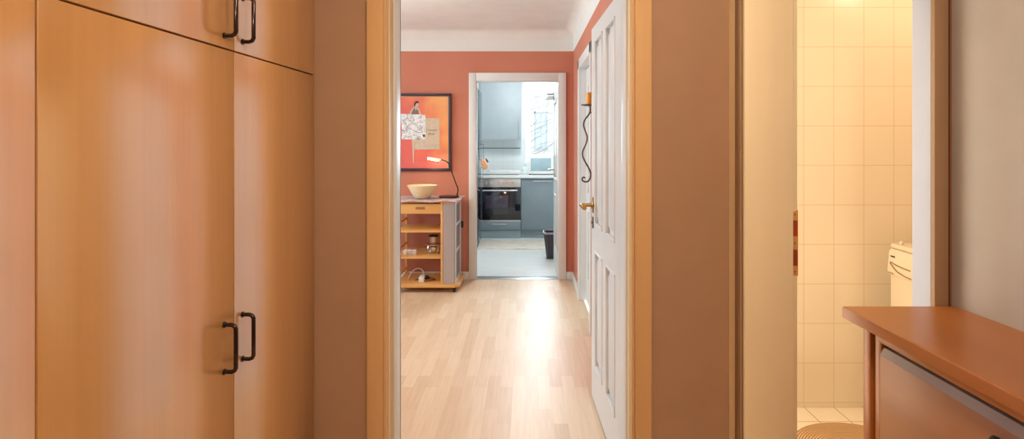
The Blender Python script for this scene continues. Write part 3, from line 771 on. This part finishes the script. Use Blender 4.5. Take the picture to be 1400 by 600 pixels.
m = MB(); m.box(-.20, .13, f - .0035, f - .001, .42, .61, .001); m.build('oven_window', M['ovenwin'], od)
m = MB(); m.tube([(-.24, f - .04, .678), (.25, f - .04, .678)], .011, 12)
for x in (-.2, .2): m.tube([(x, f, .678), (x, f - .04, .678)], .007, 8)
m.build('handle', M['silver'], od)
m = MB(); m.box(-.297, .297, f - .002, f + .02, .238, .258, .001); m.build('lower_trim', M['silver'], OV)
m = MB(); m.box(-.297, .297, f, f + .02, .118, .235, .002); dr = m.build('drawer', M['bluegrey'], OV)
m = MB(); m.tube([(-.1, f - .02, .205), (.1, f - .02, .205)], .005, 8)
for x in (-.08, .08): m.tube([(x, f, .205), (x, f - .02, .205)], .004, 8)
m.build('drawer_handle', M['silver'], dr)
m = MB(); m.box(-.299, .299, f + .012, f + .05, 0, .1145); m.build('plinth', M['plinth'], OV)
unit(.543, 1.14, 'blue-grey base cabinet at the far right, hidden behind the open kitchen door')
m = MB(); m.box(-1.265, 1.14, YF - .025, YW - .004, .85, .89, .003)
o = m.build('worktop', M['worktop']); tag(o, 'continuous pale worktop over the kitchen units', 'worktop')
ZC = .89
m = MB(); m.box(-.62, -.10, 8.33, 8.78, ZC, ZC + .006, .002)
o = m.build('cooktop', M['ovenglass']); tag(o, 'flat dark glass cooktop above the oven', 'cooktop')
# pan / tray clutter
BD = thing('baking_dish', 'shallow pale glass baking dish on the cooktop', 'dish', (-.29, 8.5, ZC + .006))
m = MB(); m.prism([(-.21, -.11), (.21, -.11), (.21, .11), (-.21, .11)], 0, .004, 'z')
m.box(-.21, .21, -.13, -.12, 0, .055, .003); m.box(-.21, .21, .12, .13, 0, .055, .003); m.box(-.22, -.21, -.13, .13, 0, .055, .003); m.box(.21, .22, -.13, .13, 0, .055, .003)
m.build('dish', M['worktop'], BD)
for sx in (-1, 1):
    m = MB(); m.tube([(sx * .22, -.05, .045), (sx * .26, -.04, .05), (sx * .26, .04, .05), (sx * .22, .05, .045)], .006, 8, 4); m.build('handle', M['silver'], BD)
# microwave
MW = thing('microwave', 'white microwave on the worktop in front of the window', 'microwave', (.27, 8.55, ZC))
y0 = -.17
m = MB(); m.box(-.24, .26, y0 + .02, .18, .012, .285, .006); m.build('body', M['kwhite'], MW)
m = MB(); m.box(-.238, .16, y0, y0 + .02, .014, .283, .003); md = m.build('door', M['white'], MW)
m = MB(); m.box(-.19, .10, y0 - .002, y0 + .003, .055, .24, .002); m.build('door_window', M['micglass'], md)
m = MB(); m.box(.163, .258, y0, y0 + .02, .014, .283, .003); mp = m.build('control_panel', M['white'], MW)
for z in (.10, .20):
    m = MB(); m.lathe([(0, 0), (.022, 0), (.02, .015), (0, .016)], n=20, mat=Matrix.Translation((.21, y0, z)) @ Matrix.Rotation(PI / 2, 4, 'X')); m.build('knob', M['silver'], mp)
for (x, y) in ((-.2, -.12), (.2, -.12), (-.2, .14), (.2, .14)):
    m = MB(); m.lathe([(0, 0), (.018, 0), (.018, .012), (0, .012)], x, y, 16); m.build('foot', M['black'], MW)
# upper cabinet
UC = thing('wall_cabinet', 'pale blue-grey wall cabinet with vertical handle above the hob', 'cabinet', (-.36, 8.66, 1.39))
m = MB(); m.box(-.30, .31, -.14, .186, 0, .95); m.build('carcass', M['kwhite'], UC)
m = MB(); m.box(-.30, .31, -.162, -.1405, .012, .95, .002); d = m.build('door', M['bluegrey_hi'], UC)
m = MB(); m.tube([(.268, -.185, .05), (.268, -.185, .28)], .006, 10)
for z in (.07, .26): m.tube([(.268, -.185, z), (.268, -.162, z)], .004, 8)
m.build('handle', M['silver'], d)
UC2 = thing('wall_cabinet', 'pale blue-grey wall cabinet hidden left behind the doorway frame', 'cabinet', (-.97, 8.66, 1.39))
m = MB(); m.box(-.30, .306, -.14, .186, 0, .95); m.build('carcass', M['kwhite'], UC2)
m = MB(); m.box(-.30, .306, -.162, -.1405, .012, .95, .002); m.build('door', M['bluegrey_hi'], UC2)
# rail
RL = thing('utensil_rail', 'thin metal utensil rail on the white tiles below the wall cabinet', 'rail', (-.36, YW - .008, 1.27))
m = MB(); m.tube([(-.45, -.035, 0), (.29, -.035, 0)], .007, 10); m.build('bar', M['darksteel'], RL)
for x in (-.4, .24):
    m = MB(); m.tube([(x, 0, 0), (x, -.035, 0)], .006, 8); m.lathe([(0, 0), (.013, 0), (.013, .004), (0, .004)], n=16, mat=Matrix.Translation((x, 0, 0)) @ Matrix.Rotation(PI / 2, 4, 'X')); m.build('bracket', M['steel'], RL)
# oven mitt hanging
MT = thing('oven_mitt', 'peach oven mitt hanging by the chrome bars at the left of the kitchen', 'oven mitt', tuple(P(660, 218, 7.38)))
def mt(px, py): q = P(px, py, 7.38); o_ = P(660, 218, 7.38); return (q.x - o_.x, q.z - o_.z)
m = MB(); m.prism([mt(658, 219.5), mt(660, 218), mt(662.5, 218.5), mt(665, 221), mt(667.3, 226), mt(667, 230), mt(664.5, 232.5), mt(661, 232), mt(658.8, 228), mt(657.5, 223)], -.022, .004, 'y', .006); m.build('mitt', M['mitt'], MT)
m = MB(); m.prism([mt(663.5, 217), mt(665, 216.4), mt(668.4, 221), mt(667.6, 222), mt(665.8, 221.6)], -.014, -.002, 'y', .002); m.build('thumb_patch', M['frame'], MT)
m = MB(); q0 = mt(660, 218.2); q1 = mt(659.5, 215); m.tube([(q0[0], -.01, q0[1]), (q1[0] - .01, -.008, q1[1]), (q1[0] + .004, -.004, q1[1] + .004), (q0[0] + .004, -.006, q0[1])], .002, 6, 4); m.build('loop', M['mitt'], MT)
# glass door panel with chrome bars
GD = thing('glass_door_panel', 'clear bluish glass door panel at the left edge of the kitchen', 'glass door', (-.612, 7.8, 0))
m = MB(); m.box(-.006, .0, -.40, .42, .0, 2.05, .001); m.build('pane', M['glass_blue'], GD)
m = MB()
def bar_loop(px0, px1, pya, pyb, Y):
    mb = MB(); a = P(px0, pya, Y); b_ = P(px1, pyb, Y); o_ = Vector((-.612, 7.8, 0)); a -= o_; b_ -= o_
    e = .012
    mb.tube([(a.x + e, a.y, a.z), (b_.x - e, a.y, a.z), (b_.x, a.y, a.z - e), (b_.x, a.y, b_.z + e), (b_.x - e, a.y, b_.z), (a.x + e, a.y, b_.z), (a.x, a.y, b_.z + e), (a.x, a.y, a.z - e), (a.x + e, a.y, a.z)], .0042, 8)
    return mb
bar_loop(655.5, 661, 197, 218.5, 7.38).build('pull_bar', M['darksteel'], GD)
bar_loop(656.5, 660, 229, 249.5, 7.38).build('pull_bar', M['darksteel'], GD)
bar_loop(652.2, 654.5, 227.5, 257, 7.38).build('pull_bar', M['darksteel'], GD)
# mat, bin
m = MB(); m.box(-.60, .62, 7.39, 8.12, 0, .010, .003)
o = m.build('kitchen_mat', M['mat']); tag(o, 'beige marbled mat on the floor in front of the oven', 'mat')
BN = thing('waste_bin', 'dark square waste bin standing beside the open kitchen door', 'bin', (.335, 6.86, 0))
bm = bmesh.new()
def ring(h, z):
    return [bm.verts.new((x * h, y * h, z)) for (x, y) in ((-1, -.75), (-.75, -1), (.75, -1), (1, -.75), (1, .75), (.75, 1), (-.75, 1), (-1, .75))]
rs = [ring(.085, 0), ring(.12, .30), ring(.112, .30), ring(.078, .01)]
bm.faces.new(rs[0]); bm.faces.new(rs[3])
for a, b_ in zip(rs, rs[1:]):
    for k in range(8): bm.faces.new((a[k], a[(k + 1) % 8], b_[(k + 1) % 8], b_[k]))
bmesh.ops.recalc_face_normals(bm, faces=bm.faces[:])
m = MB(); m.merge(bm); m.build('bucket', M['bin'], BN)
bm = bmesh.new(); rs = [ring(.118, .285), ring(.126, .288), ring(.126, .308), ring(.113, .308)]
for a, b_ in zip(rs, rs[1:] + rs[:1]):
    for k in range(8): bm.faces.new((a[k], a[(k + 1) % 8], b_[(k + 1) % 8], b_[k]))
bmesh.ops.recalc_face_normals(bm, faces=bm.faces[:])
m = MB(); m.merge(bm); m.build('rim', M['tambour_plain'], BN)
# hook bracket with small shade on kitchen door
HK = thing('bracket_lamp', 'small white shade on a grey bracket fixed to the kitchen door top', 'lamp', (.322, 6.58, 1.85))
m = MB(); m.box(-.075, 0, -.006, .006, .028, .048, .002); m.box(-.008, 0, -.015, .015, -.03, .06, .002); m.build('bracket', M['tambour_plain'], HK)
m = MB(); m.prism([(-.105, -.03), (-.012, -.03), (-.012, .018), (-.07, .018)], -.045, .045, 'y', .003); m.build('shade', M['white'], HK)

# kitchen shell and window
wx0, wx1, wz0, wz1 = -.02, .98, 1.0, 2.18
m = MB(); m.box(-1.9, wx0, YW, YW + .1, 0, CZ); m.box(wx1, 1.7, YW, YW + .1, 0, CZ); m.box(wx0, wx1, YW, YW + .1, 0, wz0); m.box(wx0, wx1, YW, YW + .1, wz1, CZ)
struct(m.build('wall_kitchen_back', M['kwhite']), 'white kitchen window wall')
m = MB(); m.box(-1.27, -.035, YW - .008, YW, .89, 1.40)
struct(m.build('trim_14', M['ktiles']), 'white tile backsplash')
m = MB(); m.box(-1.9, -1.8, YK2, YW, 0, CZ); struct(m.build('wall_kitchen_left', M['kwhite']), 'white left kitchen wall')
m = MB(); m.box(1.6, 1.7, YK2, YW, 0, CZ); struct(m.build('wall_kitchen_right', M['kwhite']), 'white right kitchen wall')
m = MB()
m.box(wx0, wx0 + .10, YW - .013, YW + .06, wz0 + .07, wz1 - .11, .004); m.box(wx1 - .08, wx1, YW - .013, YW + .06, wz0 + .07, wz1 - .11, .004)
m.box(wx0, wx1, YW - .015, YW + .06, wz1 - .11, wz1, .004); m.box(wx0, wx1, YW - .015, YW + .06, wz0, wz0 + .07, .004); m.box(.50, .56, YW, YW + .05, wz0 + .07, wz1 - .11, .004)
wn = struct(m.build('window_1', M['white']), 'white framed kitchen window')
m = MB(); m.box(wx0 + .09, wx1 - .07, YW + .02, YW + .026, wz0 + .06, wz1 - .10); m.build('pane', M['glass'], wn)

# ------------------------------------------------------------------ outside
FB = thing('apartment_building', 'pale apartment facade seen through the kitchen window', 'building', (2, 30, -6))
m = MB(); m.box(-12, 12, 0, 3, 0, 20); m.build('facade', M['facade'], FB)
for i in range(-5, 6):
    for k in range(5):
        m = MB(); x = -1.2 + i * 1.5 + .0; z = 1.6 + k * 3.1 + 2.5
        m.box(x - .26, x + .26, -.03, .02, z, z + 1.7); wf = m.build('window', M['facwin'], FB)
        m = MB(); m.box(x - .38, x + .38, -.12, .0, z - .16, z - .04); m.box(x - .34, x - .27, -.05, .0, z - .04, z + 1.8); m.box(x + .27, x + .34, -.05, .0, z - .04, z + 1.8); m.box(x - .34, x + .34, -.05, 0, z + 1.72, z + 1.8); m.box(x - .015, x + .015, -.05, 0, z, z + 1.7); m.build('window_trim', M['trunkgrey'], wf)
TR = thing('bare_tree', 'bare branching tree outside the kitchen window', 'tree', (.1, 14, -6))
m = MB(); random.seed(11)
m.tube([(0, 0, 0), (.03, 0, 4), (-.02, 0, 7), (.02, 0, 10)], [.14, .09, .05, .02], 10, 4); m.build('trunk', M['bark'], TR)
m = MB()
for k in range(70):
    z = 5.2 + k * .066 + random.uniform(-.05, .05); s = 1 if random.random() < .62 else -1
    L_ = random.uniform(.35, 1.1); p = Vector((0, 0, z)); pts = [p.copy()]; d = Vector((s, random.uniform(-.5, .5), random.uniform(.1, .7))).normalized()
    for j in range(5):
        d = (d + Vector((random.uniform(-.35, .35), random.uniform(-.2, .2), random.uniform(-.25, .4)))).normalized(); p = p + d * L_ / 4; pts.append(p.copy())
        if j in (1, 2, 3):
            e = (d + Vector((random.uniform(-.8, .8), 0, random.uniform(-.6, .9)))).normalized()
            m.tube([p.copy(), p + e * .15, p + e * .3 + Vector((0, 0, .05))], [.006, .005, .004], 5)
    m.tube(pts, [.010, .009, .008, .007, .006, .004], 5)
m.tube([(0, 0, 7.05), (.35, 0, 7.2), (.7, 0, 7.45), (1.2, 0, 7.9)], [.025, .022, .018, .012], 6, 3)
m.build('branches', M['bark'], TR)
m = MB(); m.box(-14, 16, YW + .2, 33, -6.2, -6); struct(m.build('ground', M['trunkgrey']), 'pale ground outside')

# ------------------------------------------------------------------ lights
def area(name, loc, rot, sx, sy, power, col, spread=PI):
    l = bpy.data.lights.new(name, 'AREA'); l.shape = 'RECTANGLE'; l.size = sx; l.size_y = sy; l.energy = power; l.color = col; l.spread = spread
    o = bpy.data.objects.new(name, l); o.location = loc; o.rotation_euler = rot; C.objects.link(o); return o
def point(name, loc, power, col, r=.08):
    l = bpy.data.lights.new(name, 'POINT'); l.energy = power; l.color = col; l.shadow_soft_size = r
    o = bpy.data.objects.new(name, l); o.location = loc; C.objects.link(o); return o
area('living_window_light', (-3.35, 4.0, 1.6), (0, -PI / 2, 0), 1.5, 2.6, 118, (.88, .95, 1.0))
area('kitchen_window_light', (.48, YW + .3, 1.65), (PI / 2, 0, PI), 1.1, 1.3, 140, (.95, .98, 1.0)).rotation_euler = (-PI / 2, 0, 0)
# ceiling fixtures (opal shades with a lamp inside reach)
def fixture(loc, label, power, col):
    t_ = thing('ceiling_light', label, 'ceiling light', loc)
    m = MB(); m.lathe([(0, 0), (.09, 0), (.09, -.02), (0, -.02)], n=32); m.build('mount', M['white'], t_)
    m = MB(); m.lathe([(.085, -.021), (.14, -.04), (.15, -.06), (.12, -.085), (0, -.10)], n=40); m.build('shade', M['bulb'], t_)
    point('lamp_bulb', (loc[0], loc[1], loc[2] - .17), power, col, .10)
fixture((.30, .9, CZ), 'round opal ceiling light in the hall near the doorway', 22, (1.0, .80, .58))
fixture((.30, -1.0, CZ), 'added round opal ceiling light behind the camera, fill for the hall', 48, (1.0, .83, .64))  # unseen fixture added behind the camera to brighten the hall
fixture((1.95, 2.4, CZ), 'round opal ceiling light in the bathroom', 6, (1.0, .87, .67))
area('bathroom_top_fill', (1.6, 2.35, 2.4), (0, 0, 0), 1.2, .4, 4.5, (1.0, .87, .67))  # added fill from above to even out the bathroom, no fixture here
area('bathroom_side_fill', (.735, 2.5, 1.1), (0, -PI / 2, 0), 1.8, .7, 13.5, (1.0, .87, .68))  # added fill from the left wall for the tiles, no mirror lamp here
fixture((-1.2, 4.0, CZ), 'round opal ceiling light in the living room', 22, (1.0, .88, .74))
fixture((.0, 7.3, CZ), 'round opal ceiling light in the kitchen', 50, (.98, .98, 1.0))
sun = bpy.data.lights.new('sun', 'SUN'); sun.energy = 2.2; sun.angle = .02; sun.color = (1, .97, .92)
so = bpy.data.objects.new('sun', sun); so.rotation_euler = (math.radians(50), 0, math.radians(-20)); C.objects.link(so)
point('desk_lamp_bulb', tuple(P(588, 222, 5.42)), 1.5, (1, .82, .55), .02)

w = bpy.data.worlds.new('sky'); scene.world = w; w.use_nodes = True
bg = w.node_tree.nodes['Background']; bg.inputs[0].default_value = (.92, .96, 1, 1); bg.inputs[1].default_value = 2.0
# ------------------------------------------------------------------ camera
cam = bpy.data.cameras.new('camera'); co = bpy.data.objects.new('camera', cam); C.objects.link(co)
co.location = (0, 0, H); co.rotation_euler = (PI / 2, 0, 0)
cam.sensor_width = 36; cam.sensor_fit = 'HORIZONTAL'; cam.lens = F / 1400 * 36
cam.shift_x = -(VX - 700) / 1400; cam.shift_y = -(300 - VY) / 1400
cam.clip_start = .02; cam.clip_end = 200
scene.camera = co
scene.view_settings.view_transform = 'Standard'; scene.view_settings.look = 'None'
scene.view_settings.exposure = 0; scene.view_settings.gamma = 1
